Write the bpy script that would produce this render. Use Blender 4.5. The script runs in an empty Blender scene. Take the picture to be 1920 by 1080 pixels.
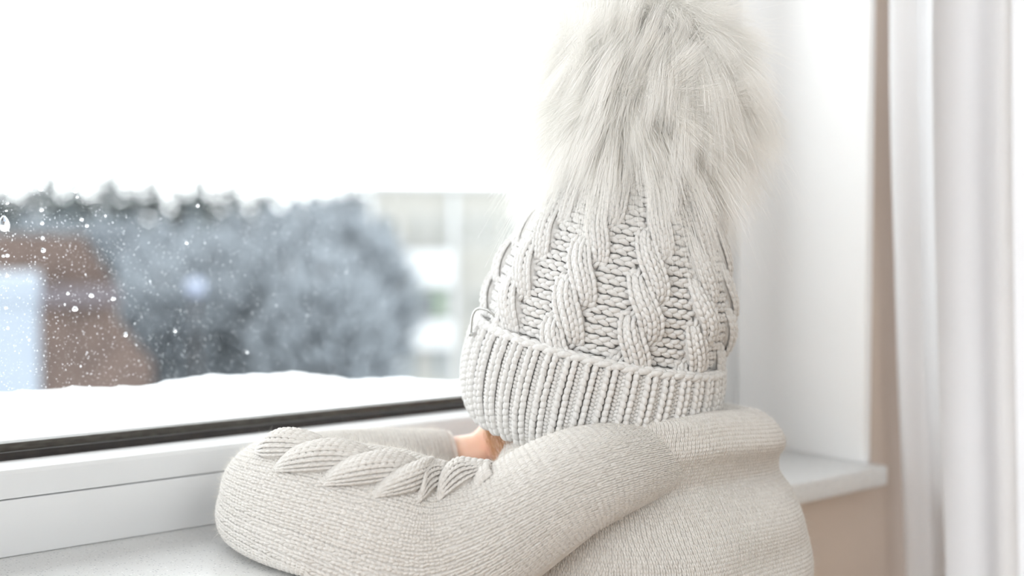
import bpy, bmesh, math, random
import numpy as np
from mathutils import Vector, Matrix

rng = np.random.default_rng(7)
random.seed(7)
SC = bpy.context.scene
COL = SC.collection

# ------------------------------------------------------------------ camera
FPX = 2250.0                       # focal length in pixels of the 1920 px wide frame
CAM_H = 0.238                      # camera height above the sill top (z = 0)
YAW = math.radians(38.4)
PITCH = math.atan(100.0 / FPX)
FWD = np.array([math.sin(YAW), math.cos(YAW), 0.0])
RGT = np.array([math.cos(YAW), -math.sin(YAW), 0.0])
UPZ = np.array([0.0, 0.0, 1.0])
cd = bpy.data.cameras.new('camera')
cam = bpy.data.objects.new('camera', cd)
COL.objects.link(cam)
cam.location = (0, 0, CAM_H)
cam.rotation_euler = (math.pi / 2 - PITCH, 0, -YAW)
cd.sensor_width = 36.0
cd.lens = FPX / 1920 * 36.0
cd.clip_start = 0.02
cd.clip_end = 500
cd.dof.use_dof = True
cd.dof.focus_distance = 0.862
cd.dof.aperture_fstop = 2.7
SC.camera = cam

# ------------------------------------------------------------------ world, light, exposure
SKY = 2.4
w = bpy.data.worlds.new('overcast_sky')
SC.world = w
w.use_nodes = True
bg = w.node_tree.nodes['Background']
bg.inputs['Color'].default_value = (0.955, 0.985, 1.0, 1)
bg.inputs['Strength'].default_value = SKY
SC.view_settings.view_transform = 'Standard'
SC.view_settings.look = 'None'
SC.view_settings.exposure = 1.0
SC.view_settings.gamma = 1.0
SC.view_settings.use_curve_mapping = False
SC.cycles.max_bounces = 14
SC.cycles.diffuse_bounces = 10
SC.cycles.glossy_bounces = 3
SC.cycles.transmission_bounces = 6
SC.cycles.transparent_max_bounces = 12
SC.cycles.caustics_reflective = False
SC.cycles.caustics_refractive = False


def portal(name, loc, rot, sx, sy):
    l = bpy.data.lights.new(name, 'AREA')
    l.shape = 'RECTANGLE'
    l.size, l.size_y = sx, sy
    l.cycles.is_portal = True
    o = bpy.data.objects.new(name, l)
    o.location = loc
    o.rotation_euler = rot
    COL.objects.link(o)


REAR_Y = -3.2
portal('window_daylight', (-0.12, 0.99, 0.75), (-math.pi / 2, 0, 0), 2.4, 1.5)
portal('added_side_daylight', (-1.6, -0.26, 0.9), (0, -math.pi / 2, 0), 1.6, 1.88)  # daylight through the unseen opening added in the left wall as side fill
portal('added_door_daylight', (1.632, 0.99, 0.35), (-math.pi / 2, 0, 0), 0.97, 2.3)  # daylight through the door added to backlight the curtain
portal('added_rear_daylight', (0.15, REAR_Y - 0.1, 0.95), (math.pi / 2, 0, 0), 0.7, 1.5)  # daylight through the unseen opening added in the rear wall as fill


def world_from_px(px, py, d):
    """Point at horizontal depth d along the ray of a 1920x1080 pixel."""
    a = (px - 960) / FPX
    b = (540 - py) / FPX
    f = FWD * math.cos(PITCH) - UPZ * math.sin(PITCH)
    u = FWD * math.sin(PITCH) + UPZ * math.cos(PITCH)
    v = f + RGT * a + u * b
    v = v / v.dot(FWD)
    return np.array([0, 0, CAM_H]) + v * d


# ------------------------------------------------------------------ helpers
def mesh_np(name, V, F, smooth=True):
    """Mesh from numpy verts (n,3) and one face array (m,3|4) or a list of such arrays."""
    V = np.ascontiguousarray(V, np.float32).reshape(-1, 3)
    Fs = F if isinstance(F, list) else [F]
    me = bpy.data.meshes.new(name)
    me.vertices.add(len(V))
    me.vertices.foreach_set('co', V.ravel())
    loops = np.concatenate([np.asarray(f, np.int32).ravel() for f in Fs])
    tot = np.concatenate([np.full(len(f), np.asarray(f).shape[1], np.int32) for f in Fs])
    me.loops.add(len(loops))
    me.loops.foreach_set('vertex_index', loops)
    me.polygons.add(len(tot))
    st = np.concatenate([[0], np.cumsum(tot)[:-1]]).astype(np.int32)
    me.polygons.foreach_set('loop_start', st)
    me.polygons.foreach_set('loop_total', tot)
    me.update(calc_edges=True)
    if smooth:
        me.polygons.foreach_set('use_smooth', np.ones(len(tot), bool))
    return me


def link(name, me, mat=None, parent=None, **props):
    o = bpy.data.objects.new(name, me)
    COL.objects.link(o)
    if mat is not None and me is not None and len(me.materials) == 0:
        me.materials.append(mat)
    if parent is not None:
        o.parent = parent
    for k, v in props.items():
        o[k] = v
    return o


def empty(name, loc=(0, 0, 0), **props):
    o = bpy.data.objects.new(name, None)
    o.location = loc
    COL.objects.link(o)
    for k, v in props.items():
        o[k] = v
    return o


def box_mesh(name, x0, x1, y0, y1, z0, z1, bevel=0.0, seg=2):
    bm = bmesh.new()
    bmesh.ops.create_cube(bm, size=1.0)
    for v in bm.verts:
        v.co = Vector(((x0 + x1) / 2 + v.co.x * (x1 - x0), (y0 + y1) / 2 + v.co.y * (y1 - y0),
                       (z0 + z1) / 2 + v.co.z * (z1 - z0)))
    if bevel > 0:
        bmesh.ops.bevel(bm, geom=bm.edges[:], offset=bevel, segments=seg, affect='EDGES', profile=0.5)
    me = bpy.data.meshes.new(name)
    bm.to_mesh(me)
    bm.free()
    if bevel > 0:
        for p in me.polygons:
            p.use_smooth = True
    return me


def box(name, dims, mat, parent=None, bevel=0.0, **props):
    me = box_mesh(name, *dims, bevel=bevel)
    if bevel > 0:
        for p in me.polygons:
            p.use_smooth = False
    return link(name, me, mat, parent, **props)


def prism(name, prof, x0, x1, mat, parent=None, smooth=False, **props):
    """Profile polygon in (y, z) extruded along x."""
    n = len(prof)
    V = [(x0, y, z) for y, z in prof] + [(x1, y, z) for y, z in prof]
    F = [[i, (i + 1) % n, n + (i + 1) % n, n + i] for i in range(n)]
    me = bpy.data.meshes.new(name)
    me.from_pydata(V, [], F + [list(range(n))[::-1], list(range(n, 2 * n))])
    bm = bmesh.new()
    bm.from_mesh(me)
    bmesh.ops.recalc_face_normals(bm, faces=bm.faces)
    bm.to_mesh(me)
    bm.free()
    return link(name, me, mat, parent, **props)


def interp(x, xs, ys):
    """Smooth (cubic Hermite, limited slopes) interpolation through points."""
    xs = np.asarray(xs, float)
    ys = np.asarray(ys, float)
    x = np.clip(np.asarray(x, float), xs[0], xs[-1])
    h = np.diff(xs)
    dl = np.diff(ys) / h
    m = np.empty_like(ys)
    m[1:-1] = np.where(dl[:-1] * dl[1:] > 0, 2 * dl[:-1] * dl[1:] / (dl[:-1] + dl[1:] + 1e-30), 0)
    m[0], m[-1] = dl[0], dl[-1]
    i = np.clip(np.searchsorted(xs, x) - 1, 0, len(xs) - 2)
    t = (x - xs[i]) / h[i]
    return ((2 * t**3 - 3 * t**2 + 1) * ys[i] + (t**3 - 2 * t**2 + t) * h[i] * m[i]
            + (-2 * t**3 + 3 * t**2) * ys[i + 1] + (t**3 - t**2) * h[i] * m[i + 1])


def unit(v):
    return v / (np.linalg.norm(v, axis=-1, keepdims=True) + 1e-12)


def grid_faces(nu, nv, wrap_v=False):
    i, j = np.meshgrid(np.arange(nu - 1), np.arange(nv if wrap_v else nv - 1), indexing='ij')
    j2 = (j + 1) % nv
    return np.stack([i * nv + j, (i + 1) * nv + j, (i + 1) * nv + j2, i * nv + j2], -1).reshape(-1, 4)


def legs(P0, P1, N, hw, th, bulge, K=5, M=5, tip=0.45, bow=None):
    """Yarn legs: n half tubes from P0 to P1 lying on a surface of normal N. Returns verts, quads."""
    P0, P1, N = (np.asarray(a, float).reshape(-1, 3) for a in (P0, P1, N))
    n = len(P0)
    hw = np.broadcast_to(np.asarray(hw, float), (n,))
    th = np.broadcast_to(np.asarray(th, float), (n,))
    bulge = np.broadcast_to(np.asarray(bulge, float), (n,))
    T = unit(P1 - P0)
    S = unit(np.cross(T, N))
    Nn = unit(np.cross(S, T))
    s = np.linspace(0, 1, K + 1)
    prof = tip + (1 - tip) * np.sin(np.pi * s) ** 0.7
    prof = np.where((s == 0) | (s == 1), tip * 0.6, prof)
    c = P0[:, None] + (P1 - P0)[:, None] * s[None, :, None] \
        + Nn[:, None] * (bulge[:, None] * np.sin(np.pi * s))[..., None]
    if bow is not None:
        c = c + S[:, None] * (np.broadcast_to(np.asarray(bow, float), (n,))[:, None] * np.sin(np.pi * s))[..., None]
    a = np.linspace(-0.35, np.pi + 0.35, M)
    V = (c[:, :, None] + S[:, None, None] * (hw[:, None, None] * prof[None, :, None] * np.cos(a)[None, None])[..., None]
         + Nn[:, None, None] * (th[:, None, None] * prof[None, :, None] * np.sin(a)[None, None])[..., None])
    F1 = grid_faces(K + 1, M)[:, ::-1]
    F = F1[None] + (np.arange(n) * (K + 1) * M)[:, None, None]
    return V.reshape(-1, 3), F.reshape(-1, 4)


class Pile:
    def __init__(self):
        self.V, self.F, self.n = [], [], 0

    def add(self, V, F):
        self.V.append(V)
        self.F.append(F + self.n)
        self.n += len(V)

    def mesh(self, name):
        return mesh_np(name, np.concatenate(self.V), np.concatenate(self.F))


def hair_object(name, P, radius, mat, parent=None, **props):
    """P (n, k, 3) strands, radius (n, k) or (k,)."""
    n, k, _ = P.shape
    hc = bpy.data.hair_curves.new(name)
    hc.add_curves([k] * n)
    hc.attributes['position'].data.foreach_set('vector', np.ascontiguousarray(P, np.float32).ravel())
    at = hc.attributes.get('radius') or hc.attributes.new('radius', 'FLOAT', 'POINT')
    at.data.foreach_set('value', np.ascontiguousarray(np.broadcast_to(radius, (n, k)), np.float32).ravel())
    return link(name, hc, mat, parent, **props)


# ------------------------------------------------------------------ materials
def material(name, color=(0.8, 0.8, 0.8), rough=0.6, **kw):
    m = bpy.data.materials.new(name)
    m.use_nodes = True
    b = m.node_tree.nodes['Principled BSDF']
    b.inputs['Base Color'].default_value = (*color, 1)
    b.inputs['Roughness'].default_value = rough
    for k, v in kw.items():
        b.inputs[k.replace('_', ' ')].default_value = v
    return m


def noise_color(m, c0, c1, scale, detail=3.0, lo=0.35, hi=0.65, bump=0.0, bump_scale=None, dist=0.001, stretch=None):
    nt = m.node_tree
    b = nt.nodes['Principled BSDF']
    tc = nt.nodes.new('ShaderNodeTexCoord')
    src = tc.outputs['Object']
    if stretch:
        mp = nt.nodes.new('ShaderNodeMapping')
        mp.inputs['Scale'].default_value = stretch
        nt.links.new(src, mp.inputs['Vector'])
        src = mp.outputs['Vector']
    no = nt.nodes.new('ShaderNodeTexNoise')
    no.inputs['Scale'].default_value = scale
    no.inputs['Detail'].default_value = detail
    nt.links.new(src, no.inputs['Vector'])
    cr = nt.nodes.new('ShaderNodeValToRGB')
    cr.color_ramp.elements[0].position = lo
    cr.color_ramp.elements[1].position = hi
    cr.color_ramp.elements[0].color = (*c0, 1)
    cr.color_ramp.elements[1].color = (*c1, 1)
    nt.links.new(no.outputs['Fac'], cr.inputs['Fac'])
    nt.links.new(cr.outputs['Color'], b.inputs['Base Color'])
    if bump:
        n2 = nt.nodes.new('ShaderNodeTexNoise')
        n2.inputs['Scale'].default_value = bump_scale or scale
        n2.inputs['Detail'].default_value = 3
        nt.links.new(src, n2.inputs['Vector'])
        bp = nt.nodes.new('ShaderNodeBump')
        bp.inputs['Strength'].default_value = bump
        bp.inputs['Distance'].default_value = dist
        nt.links.new(n2.outputs['Fac'], bp.inputs['Height'])
        nt.links.new(bp.outputs['Normal'], b.inputs['Normal'])
    return m


def diffuse_translucent(name, col, tcol, fac):
    m = bpy.data.materials.new(name)
    m.use_nodes = True
    nt = m.node_tree
    nt.nodes.remove(nt.nodes['Principled BSDF'])
    d = nt.nodes.new('ShaderNodeBsdfDiffuse')
    t = nt.nodes.new('ShaderNodeBsdfTranslucent')
    d.inputs['Color'].default_value = (*col, 1)
    t.inputs['Color'].default_value = (*tcol, 1)
    mx = nt.nodes.new('ShaderNodeMixShader')
    mx.inputs[0].default_value = fac
    nt.links.new(d.outputs[0], mx.inputs[1])
    nt.links.new(t.outputs[0], mx.inputs[2])
    nt.links.new(mx.outputs[0], nt.nodes['Material Output'].inputs['Surface'])
    return m


M = {}
M['wool_hat'] = noise_color(material('white_wool_yarn', rough=0.9, Sheen_Weight=0.15), (0.645, 0.635, 0.62), (0.72, 0.712, 0.70),
                            420, bump=0.35, bump_scale=1400, dist=0.0004)
M['wool_sweater'] = noise_color(material('ivory_wool', rough=0.95, Sheen_Weight=0.25), (0.615, 0.589, 0.558), (0.69, 0.668, 0.64),
                                260, bump=0.4, bump_scale=2200, dist=0.0003)
M['fuzz'] = diffuse_translucent('wool_fuzz', (0.88, 0.85, 0.80), (0.88, 0.85, 0.80), 0.4)
M['fur'] = diffuse_translucent('white_fur', (0.945, 0.938, 0.918), (0.945, 0.938, 0.918), 0.13)
M['hair'] = diffuse_translucent('light_brown_hair', (0.42, 0.22, 0.10), (0.5, 0.28, 0.13), 0.35)
M['skin'] = noise_color(material('skin', rough=0.5, Subsurface_Weight=0.25, Subsurface_Scale=0.012),
                        (0.85, 0.58, 0.45), (0.90, 0.66, 0.54), 60, bump=0.05, bump_scale=900, dist=0.0003)
M['skin'].node_tree.nodes['Principled BSDF'].inputs['Subsurface Radius'].default_value = (1.0, 0.35, 0.2)
M['lip'] = material('lip', (0.72, 0.32, 0.29), 0.45)
M['eye'] = material('eye_white', (0.85, 0.84, 0.82), 0.2)
M['iris'] = material('iris', (0.12, 0.16, 0.2), 0.2)
M['metal'] = material('dull_silver', (0.55, 0.56, 0.55), 0.35, Metallic=1.0)
M['pvc'] = noise_color(material('white_pvc', rough=0.32), (0.67, 0.68, 0.69), (0.70, 0.71, 0.72), 3, bump=0.03, bump_scale=40)
M['gasket'] = noise_color(material('black_rubber', rough=0.4), (0.008, 0.006, 0.006), (0.02, 0.016, 0.014), 90)
M['spacer'] = noise_color(material('grey_spacer', rough=0.5), (0.075, 0.065, 0.055), (0.13, 0.12, 0.105), 120, stretch=(1, 4, 4))
M['reveal'] = noise_color(material('white_reveal', rough=0.5), (0.92, 0.925, 0.93), (0.935, 0.94, 0.945), 5)
M['wall'] = noise_color(material('beige_wall', rough=0.85), (0.58, 0.49, 0.42), (0.61, 0.52, 0.45), 6, bump=0.1, bump_scale=300)
M['ceil'] = noise_color(material('white_paint', rough=0.9), (0.82, 0.82, 0.81), (0.85, 0.85, 0.84), 4)
M['floor'] = noise_color(material('oak_floor', rough=0.5), (0.36, 0.25, 0.16), (0.46, 0.33, 0.22), 8, stretch=(1, 8, 1))
M['snow'] = noise_color(material('snow', rough=0.8, Subsurface_Weight=0.0), (0.90, 0.92, 0.94), (0.94, 0.95, 0.96), 30,
                        bump=0.3, bump_scale=120, dist=0.004)
M['hinge'] = material('hinge_cap', (0.55, 0.57, 0.55), 0.4)
M['ledge'] = material('zinc_ledge', (0.5, 0.5, 0.5), 0.4, Metallic=0.6)

# sill: white composite with tiny grey chips
m = material('speckled_composite', (0.8, 0.8, 0.8), 0.28)
nt = m.node_tree
tc = nt.nodes.new('ShaderNodeTexCoord')
mix_prev = None
col_prev = None
for sc_, thr, colr in ((420.0, 0.16, (0.42, 0.43, 0.45)), (650.0, 0.13, (0.55, 0.53, 0.50)), (300.0, 0.10, (0.95, 0.95, 0.95))):
    vo = nt.nodes.new('ShaderNodeTexVoronoi')
    vo.inputs['Scale'].default_value = sc_
    nt.links.new(tc.outputs['Object'], vo.inputs['Vector'])
    sepc = nt.nodes.new('ShaderNodeSeparateColor')
    nt.links.new(vo.outputs['Color'], sepc.inputs[0])
    gt = nt.nodes.new('ShaderNodeMath')
    gt.operation = 'LESS_THAN'
    gt.inputs[1].default_value = 0.30
    nt.links.new(sepc.outputs[0], gt.inputs[0])
    lt = nt.nodes.new('ShaderNodeMath')
    lt.operation = 'LESS_THAN'
    lt.inputs[1].default_value = thr * 1.9
    nt.links.new(vo.outputs['Distance'], lt.inputs[0])
    mu = nt.nodes.new('ShaderNodeMath')
    mu.operation = 'MULTIPLY'
    nt.links.new(gt.outputs[0], mu.inputs[0])
    nt.links.new(lt.outputs[0], mu.inputs[1])
    mx = nt.nodes.new('ShaderNodeMix')
    mx.data_type = 'RGBA'
    nt.links.new(mu.outputs[0], mx.inputs[0])
    if col_prev is None:
        mx.inputs[6].default_value = (0.70, 0.705, 0.705, 1)
    else:
        nt.links.new(col_prev, mx.inputs[6])
    mx.inputs[7].default_value = (*colr, 1)
    col_prev = mx.outputs[2]
nt.links.new(col_prev, nt.nodes['Principled BSDF'].inputs['Base Color'])
M['sill'] = m

# curtain cloth
M['curtain'] = diffuse_translucent('white_curtain_cloth', (0.92, 0.915, 0.92), (0.90, 0.90, 0.91), 0.5)

# window glass: mostly clear, mirror-like at grazing angles
m = bpy.data.materials.new('window_glass')
m.use_nodes = True
nt = m.node_tree
nt.nodes.remove(nt.nodes['Principled BSDF'])
tr = nt.nodes.new('ShaderNodeBsdfTransparent')
tr.inputs['Color'].default_value = (0.992, 0.996, 0.995, 1)
gl = nt.nodes.new('ShaderNodeBsdfGlossy')
gl.inputs['Roughness'].default_value = 0.0
fr = nt.nodes.new('ShaderNodeFresnel')
fr.inputs['IOR'].default_value = 1.14
mx = nt.nodes.new('ShaderNodeMixShader')
nt.links.new(fr.outputs[0], mx.inputs[0])
nt.links.new(tr.outputs[0], mx.inputs[1])
nt.links.new(gl.outputs[0], mx.inputs[2])
nt.links.new(mx.outputs[0], nt.nodes['Material Output'].inputs['Surface'])
M['glass'] = m
M['water'] = material('water', (1, 1, 1), 0.0, Transmission_Weight=1.0, IOR=1.33)
M['speck'] = diffuse_translucent('dried_speck', (0.80, 0.82, 0.84), (0.85, 0.87, 0.9), 0.55)

# ------------------------------------------------------------------ the room
WALL_Y = 0.745          # room face of the window wall
REV_X = 1.058           # right reveal of the window
WIN_X0, WIN_Z1 = -1.30, 1.50
FR_Y = 0.917            # room face of the window frame
FLOOR_Z, CEIL_Z = -0.86, 1.75
X0, X1 = -1.5, 2.4
S = dict(kind='structure')

fl = empty('floor', (0, 0, FLOOR_Z), **S)
pm = box_mesh('floor_plank', 0, 0.138, 0, 3.94, -0.03, 0, bevel=0.002, seg=1)
for i in range(30):
    p = link('floor_plank', pm, M['floor'], fl)
    p.location = (X0 + i * 0.14, REAR_Y, 0)
link('ceiling', box_mesh('ceiling', X0, X1, REAR_Y, WALL_Y, CEIL_Z, CEIL_Z + 0.1), M['ceil'], **S)
wl = empty('wall_left', (X0, 0, 0), **S)  # its opening, out of view, is added to light the room from the left
for d in ((REAR_Y, 1.0, FLOOR_Z - .03, 0.1), (REAR_Y, 1.0, 1.7, CEIL_Z), (REAR_Y, -1.2, 0.1, 1.7), (0.68, 1.0, 0.1, 1.7)):
    link('wall_piece', box_mesh('wall_piece', -0.1, 0, d[0], d[1], d[2], d[3]), M['ceil'], wl)
link('wall_right', box_mesh('wall_right', X1, X1 + 0.1, REAR_Y, 1.0, FLOOR_Z - .03, CEIL_Z), M['ceil'], **S)
# window wall in four pieces around the opening
wf = empty('wall_window', (0, WALL_Y, 0), **S)
W2X0, W2X1, W2Z0 = 1.145, 2.12, -0.80           # opening for the unseen door added to backlight the curtain
for nm, d in (('wall_below_window', (X0, W2X0, WALL_Y, 1.0, FLOOR_Z, -0.0215)),
              ('wall_beside_window', (REV_X + 0.012, W2X0, WALL_Y, 1.0, -0.0215, CEIL_Z)),
              ('wall_beside_door', (W2X1, X1, WALL_Y, 1.0, FLOOR_Z, CEIL_Z)),
              ('wall_below_door', (W2X0, W2X1, WALL_Y, 1.0, FLOOR_Z, W2Z0)),
              ('wall_above_door', (W2X0, W2X1, WALL_Y, 1.0, WIN_Z1, CEIL_Z)),
              ('wall_beside_window', (X0, WIN_X0, WALL_Y, 1.0, -0.0215, CEIL_Z)),
              ('wall_above_window', (WIN_X0, REV_X + 0.012, WALL_Y, 1.0, WIN_Z1, CEIL_Z))):
    me = box_mesh(nm, d[0], d[1], d[2] - WALL_Y, d[3] - WALL_Y, d[4], d[5])
    link(nm, me, M['wall'], wf)
# rear wall with an unseen opening added for fill daylight
wr = empty('wall_rear', (0, REAR_Y, 0), **S)
for d in ((X0, X1, FLOOR_Z, 0.2), (X0, X1, 1.7, CEIL_Z), (X0, -0.2, 0.2, 1.7), (0.5, X1, 0.2, 1.7)):
    link('wall_piece', box_mesh('wall_piece', d[0], d[1], -0.1, 0, d[2], d[3]), M['ceil'], wr)
link('trim_1', box_mesh('trim_1', REV_X, REV_X + 0.012, WALL_Y, 0.93, -0.0005, WIN_Z1, bevel=0.002), M['reveal'],
     kind='structure', label='white plastered window reveal right of the window')
link('window_sill', box_mesh('window_sill', -1.45, REV_X + 0.010, 0.722, 0.935, -0.021, 0.0, bevel=0.003, seg=3), M['sill'],
     kind='structure', label='white speckled composite window sill')

# ------------------------------------------------------------------ window
win = empty('window_1', (0, FR_Y, 0), kind='structure', label='white plastic window with double glazing and black seal')


def wbox(name, x0, x1, y0, y1, z0, z1, mat, bevel=0.0):
    return link(name, box_mesh(name, x0, x1, y0 - FR_Y, y1 - FR_Y, z0, z1, bevel=bevel), mat, win)


# fixed frame
wbox('outer_frame', WIN_X0, REV_X, FR_Y, 0.985, 0.0, 0.0425, M['pvc'], 0.0015)
wbox('outer_frame', 1.012, REV_X, FR_Y, 0.985, 0.043, WIN_Z1, M['pvc'], 0.0015)
wbox('outer_frame', WIN_X0, -1.25, FR_Y, 0.985, 0.043, WIN_Z1, M['pvc'], 0.0015)
wbox('outer_frame', -1.249, 1.011, FR_Y, 0.985, WIN_Z1 - 0.045, WIN_Z1, M['pvc'], 0.0015)
# sash: profile with a sloping bead towards the glass
yb = FR_Y
prof = [(0, 0.0436), (0, 0.0615), (0.0015, 0.0645), (0.017, 0.0682), (0.021, 0.0686), (0.062, 0.0686), (0.062, 0.0436)]
prism('sash_rail', prof, -1.249, 1.011, M['pvc'], win)
wbox('sash_stile', 0.962, 1.011, FR_Y - 0.001, 0.980, 0.0688, 1.452, M['pvc'], 0.003)
wbox('sash_stile', -1.249, -1.19, FR_Y - 0.001, 0.980, 0.0688, 1.452, M['pvc'], 0.003)
wbox('sash_rail', -1.19, 0.962, FR_Y - 0.001, 0.980, 1.395, 1.452, M['pvc'], 0.003)
# black seal in front of the glass and the spacer bar seen through it
prism('glazing_seal', [(0.0195, 0.066), (0.0195, 0.0712), (0.0225, 0.0738), (0.0265, 0.0742), (0.0265, 0.066)], -1.19, 0.962, M['gasket'], win)
prism('spacer_bar', [(0.0315, 0.0685), (0.0315, 0.0795), (0.0455, 0.0795), (0.0455, 0.0685)], -1.19, 0.962, M['spacer'], win)
wbox('glazing_seal', 0.957, 0.962, 0.937, 0.944, 0.07, 1.395, M['gasket'])
wbox('spacer_bar', 0.950, 0.962, 0.949, 0.962, 0.07, 1.395, M['spacer'])
wbox('glass_pane', -1.19, 0.962, 0.944, 0.948, 0.0688, 1.395, M['glass'])
pane = wbox('glass_pane', -1.19, 0.962, 0.9635, 0.9675, 0.0688, 1.395, M['glass'])
# hinge at the lower right corner
for (z0, z1) in ((0.050, 0.066), (0.069, 0.086), (0.092, 0.104)):
    bm = bmesh.new()
    bmesh.ops.create_cone(bm, cap_ends=True, segments=20, radius1=0.0052, radius2=0.0048, depth=z1 - z0,
                          matrix=Matrix.Translation((1.018, -0.0052, (z0 + z1) / 2)))
    me = bpy.data.meshes.new('hinge_knuckle')
    bm.to_mesh(me)
    bm.free()
    link('hinge_knuckle', me, M['hinge'], win)
wbox('hinge_plate', 1.0195, 1.040, FR_Y - 0.002, FR_Y, 0.048, 0.106, M['pvc'], 0.0008)

# unseen glazed door, added behind the curtain to brighten the cloth
dr = empty('added_door_1', (W2X0, WALL_Y + 0.03, W2Z0), kind='structure', label='unseen white glazed door added behind the curtain to brighten it')
DW, DH = W2X1 - W2X0, WIN_Z1 - W2Z0
for nm, d in (('added_door_frame', (0, DW, 0, 0.07, 0, 0.05)), ('added_door_frame', (0, DW, 0, 0.07, DH - 0.05, DH)),
              ('added_door_frame', (0, 0.045, 0, 0.07, 0.05, DH - 0.05)), ('added_door_frame', (DW - 0.045, DW, 0, 0.07, 0.05, DH - 0.05))):
    link(nm, box_mesh(nm, *d, bevel=0.002), M['pvc'], dr)
link('glass_pane', box_mesh('glass_pane', 0.045, DW - 0.045, 0.03, 0.034, 0.05, DH - 0.05), M['glass'], dr)

# dried specks on the outer pane (nobody could count them) and single water drops
GY = 0.9675
sp = Pile()
ico = []
a = np.linspace(0, 2 * np.pi, 7)[:-1]
NS = 9000
xs = 0.20 + 0.44 * rng.random(NS * 4) ** 1.15
zs = 0.075 + 0.25 * rng.random(NS * 4)
keep = rng.random(NS * 4) < np.clip(1.15 - (xs - 0.2) / 0.42, 0.03, 1) * np.clip((0.335 - zs) / 0.09, 0.0, 1) * (0.6 + 0.4 * np.sin(xs * 300) ** 2)
xs, zs = xs[keep][:NS], zs[keep][:NS]
rs = 0.00010 + 0.00026 * rng.random(len(xs)) ** 3.2
rs *= np.where(rng.random(len(xs)) < 0.012, 2.2, 1.0)
st = 1.0 + 0.8 * rng.random(len(xs))
ring = np.stack([np.cos(a), np.zeros(6), np.sin(a)], 1)
C = np.stack([xs, np.full(len(xs), GY - FR_Y), zs], 1)
r1 = C[:, None] + ring[None] * rs[:, None, None] * np.stack([np.ones(len(xs)), np.ones(len(xs)), st], 1)[:, None]
r2 = C[:, None] + 0.6 * ring[None] * rs[:, None, None] * np.stack([np.ones(len(xs)), np.ones(len(xs)), st], 1)[:, None]
r2[:, :, 1] += (rs * 0.35)[:, None]
V = np.concatenate([r1, r2], 1)
F1 = [[i, (i + 1) % 6, 6 + (i + 1) % 6, 6 + i] for i in range(6)]
idx = (np.arange(len(xs)) * 12)[:, None, None]
Fq = (np.array(F1)[None] + idx).reshape(-1, 4)
Fc = (np.array([[6, 7, 8, 9], [6, 9, 10, 11]])[None] + idx).reshape(-1, 4)
link('dried_specks', mesh_np('dried_specks', V.reshape(-1, 3), np.concatenate([Fq, Fc])), M['speck'], win, kind='stuff')


def drop_mesh(name):
    bm = bmesh.new()
    bmesh.ops.create_uvsphere(bm, u_segments=16, v_segments=10, radius=1.0)
    for v in bm.verts:
        v.co.y *= 0.5
        v.co.x *= 1.0 - 0.28 * v.co.z
    for f in bm.faces:
        f.smooth = True
    me = bpy.data.meshes.new(name)
    bm.to_mesh(me)
    bm.free()
    me.materials.append(M['water'])
    return me


dm = drop_mesh('water_drop')


def glass_pt(px, py):
    a_ = (px - 960) / FPX
    d_ = GY / (math.cos(YAW) - math.sin(YAW) * a_)
    return world_from_px(px, py, d_)


drops = [(8, 419, 9, 17), (75, 320, 2.6, 3), (77, 355, 3.4, 3.6), (78, 393, 3.4, 4.2), (79, 418, 3, 4), (80, 446, 3, 3.6), (81, 469, 3.8, 5),
         (58, 355, 3, 3), (142, 358, 4, 4), (145, 369, 2.2, 2.4), (153, 411, 3.2, 3.6), (163, 423, 3, 3.4), (140, 579, 5.2, 5.2),
         (171, 554, 4.4, 4.2), (212, 560, 4.2, 3.6), (127, 550, 2.8, 3), (235, 627, 3.2, 5), (350, 455, 2.8, 3.2), (371, 385, 2.6, 3.6),
         (14, 479, 3.2, 3.4), (6, 480, 2.6, 2.6), (13, 517, 3, 3), (11, 577, 3, 2.6), (14, 615, 2.4, 3), (463, 660, 2.6, 3), (328, 620, 2.8, 4),
         (71, 207, 2.2, 2.4), (70, 218, 2, 2), (73, 244, 2, 2.4), (74, 287, 2, 2.6), (75, 315, 2.2, 3), (70, 181, 2, 1.8), (69, 153, 1.8, 1.6),
         (56, 228, 1.8, 1.6), (57, 246, 1.6, 1.6), (57, 261, 1.6, 1.6), (57, 308, 2, 2), (53, 143, 1.6, 1.8), (53, 178, 1.6, 1.6), (63, 32, 1.8, 1.4),
         (62, 58, 2, 1.4), (67, 107, 1.6, 1.6), (10, 333, 2.4, 2), (11, 362, 2.6, 2.4), (14, 381, 2.6, 2.4), (12, 395, 2.2, 1.8), (200, 800, 0, 0)]
for px, py, rx, rz in drops:
    if rx == 0:
        continue
    c = glass_pt(px, py)
    k = 0.93 / FPX
    o = link('water_drop', dm, None, win)
    o.location = (c[0], GY - FR_Y + 0.0001, c[2])
    o.scale = (rx * k * 1.05, min(rx, rz) * k * 0.75, rz * k * 0.9)
    o.rotation_euler = (0, random.uniform(-0.25, 0.25), 0)

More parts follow.
